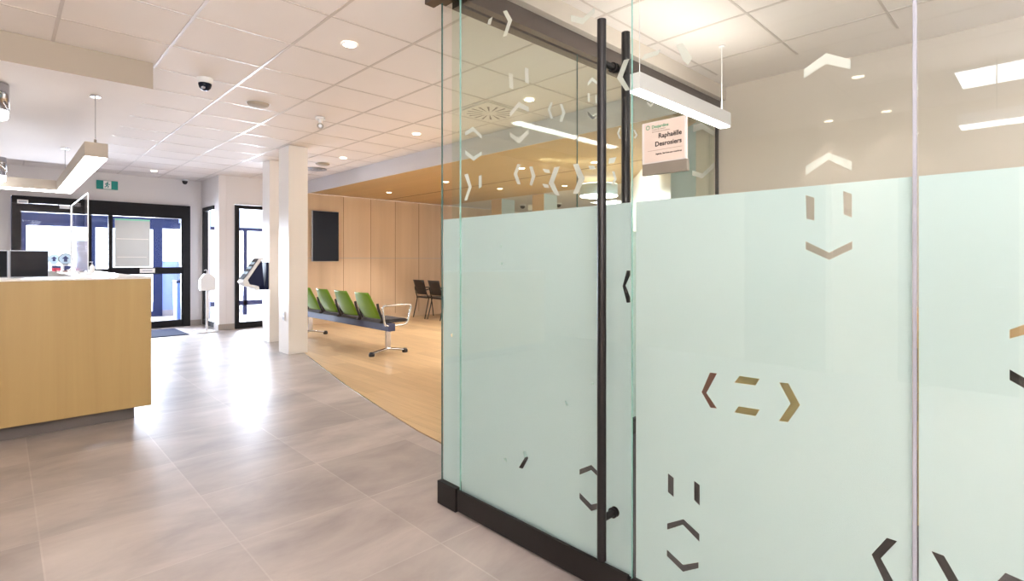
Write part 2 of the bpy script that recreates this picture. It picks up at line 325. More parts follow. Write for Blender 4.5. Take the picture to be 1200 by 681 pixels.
# ------------------------------------------------------------------ floor
EDGE = [(1.93, 2.13), (2.16, 2.93), (2.19, 3.245), (2.31, 3.98), (2.49, 5.0), (2.88, 6.8), (3.2, 8.3), (3.66, 10.4)]
slab('floor_tile', [(-3.4, -4), (1.64, -4), (1.64, 2.13)] + EDGE + [(6.5, 10.4), (6.5, 14.6), (-3.4, 14.6)], -.06, 0, 'tile', 'large warm grey square floor tiles of the corridor', 'floor')
slab('floor_oak', [(1.93, 2.13), (12.5, 2.13), (12.5, 10.4), (3.66, 10.4)] + EDGE[::-1][1:-1], -.06, 0, 'oak', 'light oak plank floor of the waiting area', 'floor')
slab('floor_office', [(1.64, -4), (12.5, -4), (12.5, 2.13), (1.64, 2.13)], -.06, 0, 'carpet', 'dark grey carpet inside the glass office', 'floor')
mb = MB()
for a, b in zip(EDGE, EDGE[1:]):
    d = (Vector((b[0], b[1], 0))-Vector((a[0], a[1], 0))).normalized(); n = Vector((-d.y, d.x, 0))*.006
    mb.prism([(a[0]-n.x, a[1]-n.y), (a[0]+n.x, a[1]+n.y), (b[0]+n.x, b[1]+n.y), (b[0]-n.x, b[1]-n.y)], lambda u, v, w: (u, v, w), 0.0002, .002)
struct('trim_1', mb, 'steel', 'thin pale metal strip where tile meets oak floor', 'floor trim')

# ------------------------------------------------------------------ ceiling
slab('ceiling', [(-3.4, -4), (12.5, -4), (12.5, 11.56), (-3.4, 11.56)], CEIL, CEIL+.1, 'ceil', 'white tiled suspended ceiling', 'ceiling')
mb = MB(); W = .0095
GX0, GY0, GS = .872, 3.155, .6096
k = -7
while GX0+k*GS < 4.25:
    x = GX0+k*GS
    if x > -3.3: mb.box(x-W, x+W, -3.9, 11.55, CEIL-.004, CEIL-.0005)
    k += 1
k = -11
while GY0+k*GS < 11.5:
    y = GY0+k*GS
    if y > -3.8:
        mb.box(-3.3, 4.24, y-W*.7, y+W*.7, CEIL-.0035, CEIL-.0004)
    k += 1
struct('ceiling_grid', mb, 'tbar', 'thin metal grid bars of the suspended ceiling', 'ceiling grid')
mb = MB().box(-3.38, .85, 4.87, 9.5, 2.577, CEIL-.001); mb.mi[0] = 1  # underside coloured lighter: pendant light put into its colour
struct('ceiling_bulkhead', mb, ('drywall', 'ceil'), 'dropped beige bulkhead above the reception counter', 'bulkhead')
mb = MB().box(4.25, 7.5, 2.36, 10.0, 2.54, CEIL-.001)
mb2 = MB().box(4.235, 4.25, 2.30, 10.39, 2.535, CEIL-.001)
struct('ceiling_soffit', mb, 'soffit', 'honey wood veneer soffit over the waiting area', 'soffit')
struct('ceiling_fascia', mb2, 'fascia', 'pale grey fascia along the edge of the wood soffit', 'fascia')
mb = MB().box(5.905, 5.93, 2.4, 9.98, 2.5385, 2.5405)
struct('trim_2', mb, 'slot', 'dark slot running along the wood soffit', 'slot')
slab('ceiling_lower', [(7.5, 2.3), (12.4, 2.3), (12.4, 10.0), (7.5, 10.0)], 2.54, 2.6, 'fascia', 'white lower ceiling beyond the wood soffit', 'ceiling')

# ------------------------------------------------------------------ walls
struct('wall_left', MB().box(-3.5, -3.4, -4, 11.56, 0, CEIL), 'beige', 'beige corridor wall opposite the glass office', 'wall')
struct('wall_rear', MB().box(-3.4, 4.7, -4.1, -4, 0, CEIL), 'beige', 'beige wall closing the corridor', 'wall')
mb = MB().box(-3.4, .12, 11.56, 11.68, 0, CEIL).box(.12, 2.6, 11.56, 11.68, 2.285, CEIL).box(2.6, 2.92, 11.56, 11.68, 0, CEIL)
struct('wall_entrance', mb, 'white', 'white wall around the main entrance doors', 'wall')
mb = MB().box(2.8, 2.92, 10.4, 10.66, 0, CEIL).box(2.8, 2.92, 11.45, 11.559, 0, CEIL).box(2.8, 2.92, 10.66, 11.45, 2.26, CEIL)
struct('wall_vestibule_side', mb, 'white', 'white side wall with the narrow window by the entrance', 'wall')
mb = MB().box(2.921, 3.06, 10.4, 10.52, 0, CEIL).box(3.06, 4.0, 10.4, 10.52, 2.27, CEIL).box(4.0, 4.2, 10.4, 10.52, 0, CEIL)
struct('wall_vestibule_front', mb, 'white', 'white wall around the glazed side door', 'wall')
struct('wall_wood', MB().box(4.2, 12.4, 10.0, 10.39, 0, 2.539), 'panel', 'wood panelled wall of the waiting area', 'wall')
mb = MB()
for x in (4.97, 5.58, 6.17, 6.78, 7.39): mb.box(x-.004, x+.004, 9.9965, 9.9995, .1, 2.53)
struct('trim_3', mb, 'joint', 'thin joints between the wood wall panels', 'panel joints')
struct('trim_7', MB().box(4.2, 7.5, 9.9965, 9.9995, 1.288, 1.296), 'silver', 'pale horizontal joint across the wood wall panels', 'panel joints')
struct('wall_office_back', MB().box(4.6, 4.72, -4, 2.30, 0, CEIL-.117 if False else 2.664).box(4.6, 4.72, -4, 2.02, 2.664, CEIL), 'office', 'plain beige back wall inside the glass office', 'wall')
struct('wall_office_header', MB().box(1.66, 4.72, 2.021, 2.30, 2.665, CEIL-.001), 'office', 'beige drywall header above the office end glass', 'wall')
struct('wall_office_front_header', MB().box(1.55, 1.78, -4, 2.019, 2.665, CEIL-.001), 'beige', 'beige drywall header above the front glass', 'wall')
struct('wall_far_side', MB().box(12.3, 12.4, 2.3, 10, 0, 2.54), 'fascia', 'far grey wall behind the two counter columns', 'wall')
p0, p1 = (5.0, 2.78), (9.2, 6.35)
mb = MB().prism([p0, p1, (9.28, 6.25), (5.08, 2.68)], lambda u, v, w: (u, v, w), 0, 2.539)
struct('wall_diagonal', mb, 'counter', 'white wall running diagonally behind the office end glass', 'wall')
mb = MB().prism([(4.66, 2.32), p0, (5.08, 2.68), (4.74, 2.3)], lambda u, v, w: (u, v, w), .02, 2.539)
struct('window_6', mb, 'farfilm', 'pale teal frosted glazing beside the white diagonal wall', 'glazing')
def wedge(cx, cy, s):
    return [[(cx-s, cy-s*.45), (cx, cy+s*.4), (cx+s, cy-s*.45), (cx+s, cy-s*.1), (cx, cy+s*.75), (cx-s, cy-s*.1)], [(cx-s, cy-s*1.4), (cx, cy-s*2.25), (cx+s, cy-s*1.4), (cx+s, cy-s*1.75), (cx, cy-s*2.6), (cx-s, cy-s*1.75)]]
dirv = (Vector((*p1, 0))-Vector((*p0, 0))).normalized()
wd = thing('wall_decal', (p0[0]+.95, p0[1]+.8, 2.2), 'small grey pair of chevrons on the white diagonal wall', 'wall decal')
for poly in wedge(1.26, 2.287, .05):
    MB().prism(poly, lambda u, v, w: (p0[0]+dirv.x*u-dirv.y*w, p0[1]+dirv.y*u+dirv.x*w, v), .002, .004).obj('chevron', 'taupe', wd)
mb = MB().box(-3.39, .12, 11.545, 11.56, 0, .1).box(2.6, 2.8, 11.545, 11.56, 0, .1)
struct('baseboard_entrance', mb, 'base', 'grey tile baseboard beside the entrance doors', 'baseboard')
mb = MB().box(2.785, 2.8, 10.4, 10.655, 0, .1).box(2.785, 3.055, 10.385, 10.4, 0, .1)
struct('baseboard_vestibule', mb, 'base', 'grey tile baseboard round the white wall corner', 'baseboard')
# reflected side of the corridor: two dark doors in the left wall
for n, y in ((4, 1.78), (5, .22)):
    d = struct('door_%d' % n, MB().box(-3.405, -3.36, y, y+.9, 0, 2.1), 'taupe', 'plain taupe door in the corridor wall', 'door', .004)
    MB().cyl((-3.36, y+.08, 1.0), (-3.30, y+.08, 1.0), .012).cyl((-3.30, y+.08, 1.0), (-3.30, y+.2, 1.0), .01).obj('door_handle', 'steel', d)
    MB().box(-3.402, -3.35, y-.06, y-.001, 0, 2.16).box(-3.402, -3.35, y+.901, y+.96, 0, 2.16).box(-3.402, -3.35, y-.001, y+.901, 2.101, 2.16).obj('door_frame', 'beige', d)

# columns
def column(name, x0, x1, y0, y1, z1, mat, label):
    return struct(name, MB().box(x0, x1, y0, y1, 0, z1), mat, label, 'column', .004)
column('column', 2.73, 2.985, 7.04, 7.39, CEIL-.005, 'column', 'nearer square white column at the edge of the oak floor')
column('column', 2.93, 3.19, 8.3, 8.6, CEIL-.005, 'column', 'farther square white column carrying the kiosk')
for y0, lab in ((8.05, 'pale blue column with wood clad side, left of the two seen through the office glass'), (6.85, 'pale blue column with wood clad side, right of the two seen through the office glass')):
    c = struct('column', MB().box(7.52, 7.9, y0, y0+.3, 0, 2.535), 'pale', lab, 'column')
    MB().box(7.505, 7.519, y0, y0+.3, 0, 2.535).obj('cladding', 'panel', c)
o = thing('wall_outlet', (2.73, 7.2, .45), 'small white outlet plate low on the side of the nearer column', 'outlet')
MB().box(2.722, 2.729, 7.16, 7.24, .44, .56).obj('cover_plate', 'plastic_white', o, .003)
MB().box(2.7195, 2.7215, 7.18, 7.22, .455, .49).box(2.7195, 2.7215, 7.18, 7.22, .51, .545).obj('socket', 'silver', o)

# ------------------------------------------------------------------ main entrance
d = struct('door_2', MB().box(.125, .24, 11.46, 11.56, 0, 2.28).box(2.47, 2.595, 11.46, 11.56, 0, 2.28).box(.24, 2.47, 11.46, 11.56, 2.03, 2.28), 'frame', 'black framed glass main entrance under a deep black header', 'entrance door')
MB().box(1.35, 1.41, 11.48, 11.54, .031, 2.03).box(1.07, 1.12, 11.48, 11.54, .031, 2.03).obj('mullion', 'frame', d)
MB().box(1.121, 1.349, 11.48, 11.54, 1.0, 1.10).box(1.411, 2.47, 11.48, 11.54, .995, 1.12).box(.24, 1.069, 11.48, 11.54, .995, 1.08).obj('mid_rail', 'frame', d)
MB().box(.24, 2.47, 11.48, 11.54, .002, .13).obj('bottom_rail', 'frame', d)
MB().box(2.45, 2.469, 11.48, 11.54, .131, .994).box(2.45, 2.469, 11.48, 11.54, 1.121, 2.029).obj('door_stile', 'frame', d)
for x0, x1 in ((.24, 1.07), (1.12, 1.35), (1.41, 2.45)):
    MB().box(x0, x1, 11.51, 11.516, .13, 2.03).obj('glass_pane', 'glass_door', d)
tag(MB().box(1.44, 1.95, 11.462, 11.468, 1.135, 1.955).box(1.44, 1.95, 11.461, 11.4675, 1.955, 1.985, 1).box(1.46, 1.93, 11.4605, 11.462, 1.62, 1.635, 2).box(1.47, 1.9, 11.4605, 11.462, 1.30, 1.312, 2).obj('paper_notice', ('paper', 'mint', 'paperw')), 'large grey paper sheet with mint top strip hung on the entrance door glass', 'notice')
tag(MB().box(1.80, 2.03, 11.470, 11.478, 1.02, 1.10).box(1.84, 1.99, 11.4685, 11.470, 1.052, 1.068, 1).obj('push_sticker', ('paperw', 'silver')), 'small white sticker on the middle rail of the entrance door', 'sticker')
tag(MB().box(.19, .32, 11.452, 11.459, 2.155, 2.215).box(.205, .305, 11.450, 11.452, 2.17, 2.2, 1).obj('header_sign', ('paperw', 'silver')), 'small framed white label on black door header, left end', 'label')
tag(MB().box(.70, .83, 11.452, 11.459, 2.105, 2.165).obj('header_sign', 'paperw'), 'plain white label on black door header near the clear screen', 'label')
# exit sign with running figure
e = thing('exit_sign', (1.34, 11.55, 2.49), 'green exit sign with a running figure above the entrance door', 'exit sign')
MB().box(1.19, 1.49, 11.525, 11.559, 2.49, 2.64).obj('housing', 'exitg', e, .004)
mb = MB().box(1.285, 1.395, 11.5215, 11.5245, 2.495, 2.635)
mb.obj('pictogram_panel', 'paperw', e)
F = lambda u, v, w: (1.29+u*.1, w, 2.5+v*.13)
fig = MB()
fig.prism([(.55+.09*math.cos(a*PI/6), .87+.075*math.sin(a*PI/6)) for a in range(12)], F, 11.5195, 11.5212)
for poly in ([(.42, .80), (.58, .76), (.50, .45), (.34, .48)], [(.46, .80), (.20, .68), (.16, .50), (.25, .48), (.29, .62), (.5, .70)], [(.55, .76), (.72, .60), (.86, .64), (.85, .54), (.70, .50), (.52, .64)],
             [(.36, .50), (.52, .46), (.70, .34), (.62, .10), (.52, .12), (.57, .30), (.38, .40)], [(.34, .50), (.46, .44), (.36, .22), (.12, .14), (.10, .24), (.28, .31)]):
    fig.prism(poly, F, 11.5195, 11.5212)
fig.obj('running_figure', 'exitg', e)
# vestibule beyond the doors, exterior frames
mb = MB().box(-3.4, 2.99, 13.95, 14.05, 1.965, 2.6).box(-3.4, .25, 13.95, 14.05, 0, 1.965)
struct('wall_vestibule_outer', mb, 'navy', 'navy lintel over the outer vestibule doors', 'wall')
mb = MB().box(-3.4, 6.5, 11.69, 14.05, 2.6, 2.65)
struct('ceiling_vestibule', mb, 'white', 'white ceiling of the entrance vestibule', 'ceiling')
mb = MB().box(.26, .36, 13.9, 13.949, 0, 1.93).box(1.28, 1.42, 13.9, 13.949, 0, 1.93).box(2.42, 2.6, 13.9, 13.949, 0, 1.93).box(.26, 2.6, 13.9, 13.949, 1.93, 1.99).box(.36, 2.42, 13.9, 13.949, 0, .12)
struct('door_3', mb, 'navy', 'navy framed outer door of the vestibule', 'door')
mb = MB().box(2.921, 3.0, 11.7, 14.05, 0, 1.23).box(2.921, 3.0, 11.7, 12.4, 1.23, 2.6).box(2.921, 3.0, 12.4, 14.05, 2.1, 2.6)
struct('wall_vestibule_right', mb, 'vest', 'pale blue low wall inside the entrance vestibule', 'wall')
struct('wall_vestibule_end', MB().box(2.601, 2.919, 13.951, 14.05, 0, 1.23), 'vest', 'pale blue low wall beside the outer vestibule door', 'wall')
struct('baseboard_end', MB().box(2.601, 2.919, 13.935, 13.95, 0, .13), 'base', 'grey tile baseboard of the low wall by the outer door', 'baseboard')
struct('baseboard_right', MB().box(2.905, 2.92, 11.7, 13.9, 0, .12), 'base', 'grey tile baseboard inside the vestibule', 'baseboard')
b = thing('waste_bin', (2.74, 12.75, 0), 'blue waste bin standing beyond the entrance door glass', 'bin')
MB().prism([(-.13, -.15), (.13, -.15), (.13, .15), (-.13, .15)], lambda u, v, w: (2.74+u*(1+.08*w), 12.75+v*(1+.08*w), w), 0, .78).obj('bin_body', 'bin', b, .01)
MB().box(2.595, 2.885, 12.585, 12.915, .781, .84).obj('bin_lid', 'navy', b, .02)
# side window and glazed side door
w = struct('window_1', MB().box(2.81, 2.87, 10.665, 10.70, .02, 2.25).box(2.79, 2.87, 11.36, 11.445, .02, 2.25).box(2.79, 2.87, 10.70, 11.36, 2.18, 2.25).box(2.79, 2.87, 10.70, 11.36, .02, .12), 'frame', 'narrow black framed side window by the entrance', 'window')
MB().box(2.83, 2.836, 10.70, 11.36, .12, 2.18).obj('glass_pane', 'glass_door', w)
tag(MB().box(2.9605, 2.9665, 10.75, 10.98, .62, .74).obj('window_label', 'silver'), 'grey card low behind the narrow side window', 'label')
d = struct('door_1', MB().box(3.065, 3.13, 10.36, 10.46, 0, 2.26).box(3.93, 3.995, 10.36, 10.46, 0, 2.26).box(3.13, 3.93, 10.36, 10.46, 2.19, 2.26).box(3.13, 3.93, 10.36, 10.46, .0, .12), 'frame', 'black framed glazed side door behind the columns', 'door')
MB().box(3.13, 3.93, 10.41, 10.416, .12, 2.19).obj('glass_pane', 'glass_door', d)
mb = MB().box(3.0, 6.4, 13.0, 13.1, 1.98, 2.6)
struct('wall_side_lintel', mb, 'pale', 'pale lintel beyond the glazed side door', 'wall')
mb = MB().box(3.0, 6.4, 12.93, 13.0, 1.92, 1.99).box(3.99, 4.07, 12.93, 13.0, .0, 1.92).box(3.0, 6.4, 12.93, 13.0, .22, .33)
struct('window_2', mb, 'navy', 'navy framed outer glazing beyond the side door', 'window')
slab('ground_outside', [(-8, 14.61), (14, 14.61), (14, 30), (-8, 30)], -.1, -.02, 'counter', 'pale pavement outside', 'ground')

# ------------------------------------------------------------------ glass office
XG, YE = 1.637, 2.13
FRONT_PANES = None
def front_pane(parent, y0, y1, z0, z1, cut, dec, edge='edge', faces=(1, 1)):
    mb = MB(); mb.box(XG-.005, XG+.005, y0, y1, z0, z1)
    # broad faces clear, narrow faces green
    mb.mi = [0, 0, faces[0], faces[1], 0, 0]
    g = mb.obj('glass_pane', ('glass', edge), parent)
    flat_fill('frosted_film', [(y0+.002, z0), (y1-.002, z0), (y1-.002, 1.46), (y0+.002, 1.46)], cut, lambda u, v: (XG+.0065, u, v), 'film', g)
    if dec:
        for p in dec: MB().add([(XG+.0065, q[0], q[1]) for q in p], [tuple(range(len(p)))]).obj('chevron_decal', 'decal', g)
    return g
def pick(polys, y0, y1): return [p for p in polys if y0 < sum(q[0] for q in p)/len(p) < y1]

# sliding door leaf
d = thing('sliding_door', (XG, 1.55, 0), 'frosted glass sliding door with long black pull bars and black bottom rail', 'glass door')
front_pane(d, 1.062, 2.052, .10, 2.60, pick(CUTOUTS, 1.06, 2.06), pick(FRONT_DECALS, 1.06, 2.06), 'edge', (1, 1))
mb = MB().box(1.615, 1.628, 1.068, 2.05, .012, .116).box(1.646, 1.66, 1.068, 2.05, .012, .116).box(1.628, 1.646, 1.068, 2.05, .012, .098)
mb.obj('bottom_rail', 'black', d, .0015)
for xh, sg in ((1.56, -1), (1.714, 1)):
    h = MB().cyl((xh, 1.14, .166), (xh, 1.14, 2.12), .0165, n=28).obj('pull_bar', 'handle', d)
    for z in (.313, 1.965):
        MB().cyl((xh, 1.14, z), (XG+sg*.009, 1.14, z), .0125, n=20).cyl((XG+sg*.012, 1.14, z), (XG+sg*.0055, 1.14, z), .019, n=20).obj('standoff', 'black', h)
# corner sidelight
d = thing('corner_sidelight', (XG, 2.13, 0), 'narrow frosted glass sidelight at the office corner', 'glass panel')
front_pane(d, 2.058, 2.203, .10, 2.60, pick(CUTOUTS, 2.06, 2.3), [], 'edged', (0, 1))
MB().box(1.613, 1.647, 2.062, 2.212, .001, .118).obj('base_rail', 'black', d, .0015)
# two fixed panes
d = thing('fixed_glass_panel', (XG, .65, 0), 'wide fixed frosted glass panel beside the door, bearing the name sign', 'glass panel')
front_pane(d, .246, 1.052, .09, 2.60, pick(CUTOUTS, .245, 1.06), pick(FRONT_DECALS, .245, 1.06), 'edgel', (0, 0))
MB().box(XG-.0055, XG+.0075, .2375, .2455, .107, 2.60).obj('joint_strip', 'edgel', d)
MB().box(1.628, 1.665, .240, 1.056, .001, .106).obj('base_rail', 'black', d, .0015)
d = thing('fixed_glass_panel', (XG, -.5, 0), 'fixed frosted glass panel at the right edge of the photo', 'glass panel')
front_pane(d, -1.2, .237, .09, 2.60, pick(CUTOUTS, -1.2, .245), [], 'edgel', (0, 0))
MB().box(1.628, 1.665, -1.2, .2395, .001, .106).obj('base_rail', 'black', d, .0015)
struct('wall_office_front', MB().box(1.58, 1.70, -4, -1.201, 0, 2.664), 'beige', 'beige wall past the last glass panel', 'wall')
struct('trim_4', MB().box(1.566, 1.70, -1.2, 2.255, 2.601, 2.664).box(1.566, 1.622, -1.2, 2.255, 2.566, 2.601).box(1.653, 1.70, -1.2, 2.068, 2.566, 2.601), 'rail', 'bronze header channel over the front glass', 'header')
# end wall glazing
def end_pane(parent, x0, x1, dec):
    mb = MB(); mb.box(x0, x1, YE-.005, YE+.005, .09, 2.60); mb.mi = [0, 0, 0, 0, 0, 1 if x1 < 3 else 0]
    g = mb.obj('glass_pane', ('glass_end', 'edged'), parent)
    flat_fill('frosted_film', [(x0+.002, .09), (x1-.002, .09), (x1-.002, 1.46), (x0+.002, 1.46)], [], lambda u, v: (u, YE+.0065, v), 'film', g)
    for p in dec: MB().add([(q[0], YE-.0065, q[1]) for q in p], [tuple(range(len(p)))]).obj('chevron_decal', 'decal', g)
for x0, x1, lab in ((1.648, 2.652, 'green tinted glass end wall panel touching the office corner'), (2.658, 4.59, 'green tinted glass end wall panel behind the hanging name sign')):
    d = thing('end_glass_panel', ((x0+x1)/2, YE, 0), lab, 'glass panel')
    end_pane(d, x0, x1, pick(END_DECALS, x0, x1))
    MB().box(x0+.02, min(x1, 4.565), YE-.024, YE+.024, .001, .106).obj('base_rail', 'black', d, .0015)
mb = MB().box(1.701, 4.6, 2.07, 2.118, 2.566, 2.664).box(1.701, 4.6, 2.142, 2.20, 2.566, 2.664).box(1.701, 4.6, 2.118, 2.142, 2.601, 2.664)
struct('trim_5', mb, 'rail', 'bronze header channel over the office end glass', 'header')
struct('trim_6', MB().box(4.57, 4.598, 2.085, 2.105, 0, 2.565), 'black', 'black vertical jamb where the end glass meets the back wall', 'jamb')

# name sign on the glass
s = thing('name_sign', (1.60, .925, 1.56), 'square name sign on the front glass with green logo and grey lower strip', 'sign')
MB().box(1.617, 1.630, .843, 1.008, 1.585, 1.728).obj('sign_plate', 'plate', s, .001)
MB().box(1.6155, 1.6168, .848, .998, 1.589, 1.725).obj('paper_insert', 'signface', s)
MB().box(1.6135, 1.630, .838, 1.006, 1.545, 1.584).obj('lower_strip', 'taupe', s, .001)
TF = lambda y0, z0: (lambda u, v: (1.6150, y0-u, z0+v))
t = MB()
text_mb(t, 'Raphaëlle', .0185, TF(.856, 1.668), 'RIGHT', 0, .0004) if False else None
def rt(mb, txt, size, y, z, mi, align='LEFT', bold=.0):
    sgn = TF(y, z); text_mb(mb, txt, size, sgn, align, mi, bold)
rt(t, 'Raphaëlle', .0225, .857, 1.668, 0, 'RIGHT', .0006)
rt(t, 'Desrosiers', .0225, .857, 1.641, 0, 'RIGHT', .0006)
rt(t, 'Agente, Services aux membres', .0078, .857, 1.612, 0, 'RIGHT', .0003)
rt(t, 'Caisse du Centre', .0072, .968, 1.697, 0, 'LEFT')
rt(t, 'de services aux membres', .0066, .968, 1.690, 0, 'LEFT')
rt(t, 'Desjardins', .0150, .969, 1.7045, 1, 'LEFT', .0003)
t.add([(1.6150, .985, 1.6275), (1.6150, .855, 1.6275), (1.6150, .855, 1.6282), (1.6150, .985, 1.6282)], [(0, 1, 2, 3)], 0)
hexo = [(.984+.0085*math.sin(k*PI/3), 1.7095+.0085*math.cos(k*PI/3)) for k in range(6)]; hexi = [(.984+.0058*math.sin(k*PI/3), 1.7095+.0058*math.cos(k*PI/3)) for k in range(6)]
t.add([(1.6150, *p) for p in hexo+hexi], [(k, (k+1) % 6, 6+(k+1) % 6, 6+k) for k in range(6)], 1)
t.obj('lettering', ('ink', 'inkg'), s)

# office pendant
p = thing('linear_pendant', (3.15, 1.65, 2.2), 'slim white linear pendant lamp hanging inside the glass office', 'pendant lamp')
MB().box(2.56, 3.75, 1.61, 1.69, 2.212, 2.305).obj('housing', 'plastic_white', p, .002)
MB().box(2.565, 3.745, 1.617, 1.683, 2.203, 2.2115).obj('diffuser', 'lamp', p)
MB().box(2.60, 3.71, 1.63, 1.67, 2.3055, 2.309).obj('uplight', 'lamp_up', p)
for x in (2.62, 3.69):
    w = MB().cyl((x, 1.65, 2.31), (x, 1.65, CEIL-.012), .0022 if x < 3 else .004, n=8).obj('suspension_wire', 'plastic_white', p)
    MB().cyl((x, 1.65, CEIL-.013), (x, 1.65, CEIL-.0045), .022).obj('canopy', 'plastic_white', w)
# office furniture seen through the cut-outs
d = thing('office_desk', (2.9, .7, 0), 'olive wood office desk behind the frosted glass', 'desk')
MB().box(2.48, 3.3, .2, 1.28, .715, .745).obj('desktop', 'desk2', d, .003)
MB().box(2.505, 2.53, .232, 1.075, .24, .714).obj('modesty_panel', 'desk2', d)
for y in (.2, 1.25): MB().box(2.531, 3.28, y, y+.03, 0, .714).obj('leg_panel', 'plastic_black', d)
MB().box(2.49, 2.53, 1.085, 1.28, .24, .714).obj('end_panel', 'redwood', d)
MB().box(2.50, 2.53, .22, 1.07, .746, .98).obj('privacy_screen', 'desk2', d)
MB().box(2.49, 2.53, 1.085, 1.27, .746, .98).obj('end_post', 'redwood', d)
h = thing('credenza', (4.3, .1, 0), 'light wood credenza against the office back wall', 'cabinet')
MB().box(4.05, 4.58, -.9, .75, .08, .92).obj('carcass', 'hutch', h, .003)
for y in (-.9, -.345, .21): 
    dd = MB().box(4.03, 4.049, y+.005, y+.535, .1, .9).obj('door', 'hutch', h)
    MB().box(4.015, 4.029, y+.24, y+.30, .8, .815).obj('handle', 'black', dd)
MB().box(4.08, 4.56, -.86, .71, 0, .079).obj('plinth', 'black', h)
c = thing('office_chair', (3.6, -.1, 0), 'black swivel office chair inside the glass office', 'office chair')
MB().box(3.35, 3.85, -.35, .13, .42, .50).obj('seat', 'plastic_black', c, .03)
MB().box(3.32, 3.39, -.36, .22, .52, .80).obj('backrest', 'plastic_black', c, .03)
MB().cyl((3.6, -.1, .08), (3.6, -.1, .42), .03).obj('gas_lift', 'steel', c)
mb = MB()
for k in range(5):
    a = 2*PI*k/5; mb.cyl((3.6, -.1, .09), (3.6+.3*math.cos(a), -.1+.3*math.sin(a), .06), .022, .014)
mb.obj('star_base', 'plastic_black', c)
for k in range(5):
    a = 2*PI*k/5; x, y = 3.6+.3*math.cos(a), -.1+.3*math.sin(a); MB().cyl((x-.012, y, .028), (x+.012, y, .028), .028).obj('caster', 'plastic_black', c)
MB().cyl((3.37, -.1, .46), (3.36, -.1, .56), .02).obj('back_support', 'plastic_black', c)

# ------------------------------------------------------------------ reception counter
r = thing('reception_counter', (-.5, 7.2, 0), 'light maple reception counter with white top on a recessed grey plinth', 'reception counter')
MB().box(-2.2, .857, 4.98, 5.02, .105, 1.103).obj('front_panel', 'desk', r, .002)
MB().box(.82, .857, 5.021, 9.4, .105, 1.103).obj('side_panel', 'desk', r, .002)
MB().box(-2.2, .76, 5.08, 5.10, 0, .104).box(.74, .76, 5.10, 9.3, 0, .104).obj('plinth', 'kick', r)
MB().prism([(-2.2, 4.975), (.862, 4.975), (.862, 9.42), (.445, 9.42), (.445, 5.45), (-2.2, 5.45)], lambda u, v, w: (u, v, w), 1.1035, 1.116).obj('countertop', 'counter', r, .002)
MB().box(-2.2, .444, 8.5, 9.42, .985, 1.015).obj('rear_counter', 'counter', r, .003)
MB().box(-2.2, .34, 5.46, 6.1, .71, .74).obj('work_surface', 'counter', r)
MB().box(.447, .465, 5.46, 9.38, .105, 1.103).box(-2.2, .44, 8.52, 8.54, .105, .984).obj('inner_panel', 'counter', r)
def monitor(x, y, w, h, rz, label):
    m = thing('monitor', (0, 0, 0), label, 'monitor', 'monitors behind the reception counter')
    z0 = 1.135
    MB().box(-w/2, w/2, -.012, .012, z0-.10, z0-.10+h).obj('display', 'silver', m, .004)
    MB().box(-w/2+.008, w/2-.008, -.0145, -.0125, z0-.09, z0-.108+h).obj('screen', 'mon', m)
    MB().box(-.03, .03, .013, .04, 1.027, z0+.1).obj('stand_neck', 'silver', m)
    MB().box(-.11, .11, -.05, .12, 1.0155, 1.026).obj('stand_foot', 'silver', m, .003)
    m.location = (x, y, 0); m.rotation_euler = (0, 0, rz)
monitor(.26, 8.9, .36, .335, 0, 'dark flat monitor on the counter beside the arrow discs')
monitor(-.115, 8.9, .36, .335, math.radians(6), 'dark flat monitor cut by the left photo edge')
# sneeze guard
g = thing('sneeze_guard', (.58, 7, 1.116), 'clear acrylic sneeze guard standing on the reception counter', 'screen')
def acr(name, x0, x1, y0, y1, z0, z1):
    mb = MB().box(x0, x1, y0, y1, z0, z1)
    mb.mi = [1, 1, 1, 1, 0, 0] if (x1-x0) < (y1-y0) else [1, 1, 0, 0, 1, 1]
    return mb.obj(name, ('acrylic', 'acryledge'), g)
acr('side_sheet', .575, .583, 6.2, 7.79, 1.117, 1.872); acr('rear_sheet', .08, .583, 7.8, 7.808, 1.117, 1.872)
MB().box(.572, .587, 7.785, 7.81, 1.117, 1.872).obj('corner_strip', 'acryledge', g)
for y in (6.35, 7.55): MB().box(.53, .63, y, y+.03, 1.1165, 1.135).obj('foot', 'acryledge', g)
# arrow discs
for x, y, rr, lab in ((.478, 8.66, .058, 'smaller pale disc sign with a blue up arrow on the counter'), (.58, 8.55, .07, 'larger ringed disc sign with a blue up arrow on the counter')):
    a = thing('arrow_sign', (x, y, 1.116), lab, 'arrow sign', 'arrow disc signs')
    zc = 1.265
    MB().cyl((x, y+.004, zc), (x, y-.002, zc), rr, n=36).obj('disc', 'pale', a)
    if rr > .06: MB().lathe((x, y-.004, zc), [(rr, 0), (rr, -.003), (rr-.008, -.003), (rr-.008, 0)], 36, axis='Y').obj('ring', 'taupe', a)
    ar = [(-.55, .05), (0, .6), (.55, .05), (.24, .05), (.24, -.5), (-.24, -.5), (-.24, .05)]
    MB().prism(ar, lambda u, v, w: (x+u*rr*.95, w, zc+v*rr*.95), y-.0035, y-.0055).obj('arrow', 'blue', a)
    MB().box(x-.03, x+.03, y+.0045, y+.012, 1.1168, zc).box(x-.05, x+.05, y-.01, y+.06, 1.1162, 1.122).obj('stand', 'acryledge', a)
b = thing('card_box', (.45, 8.53, 1.116), 'small red and blue card box on the counter below the arrow discs', 'box')
MB().box(.45, .53, 8.45, 8.51, 1.1165, 1.155).obj('box_body', 'red', b); MB().box(.45, .53, 8.45, 8.51, 1.1555, 1.18).obj('box_top', 'blue', b)
tag(MB().box(.565, .63, 8.44, 8.51, 1.1165, 1.18).obj('card_holder', 'blue', None, .003), 'plain blue card holder on the counter beside the red box', 'card holder')
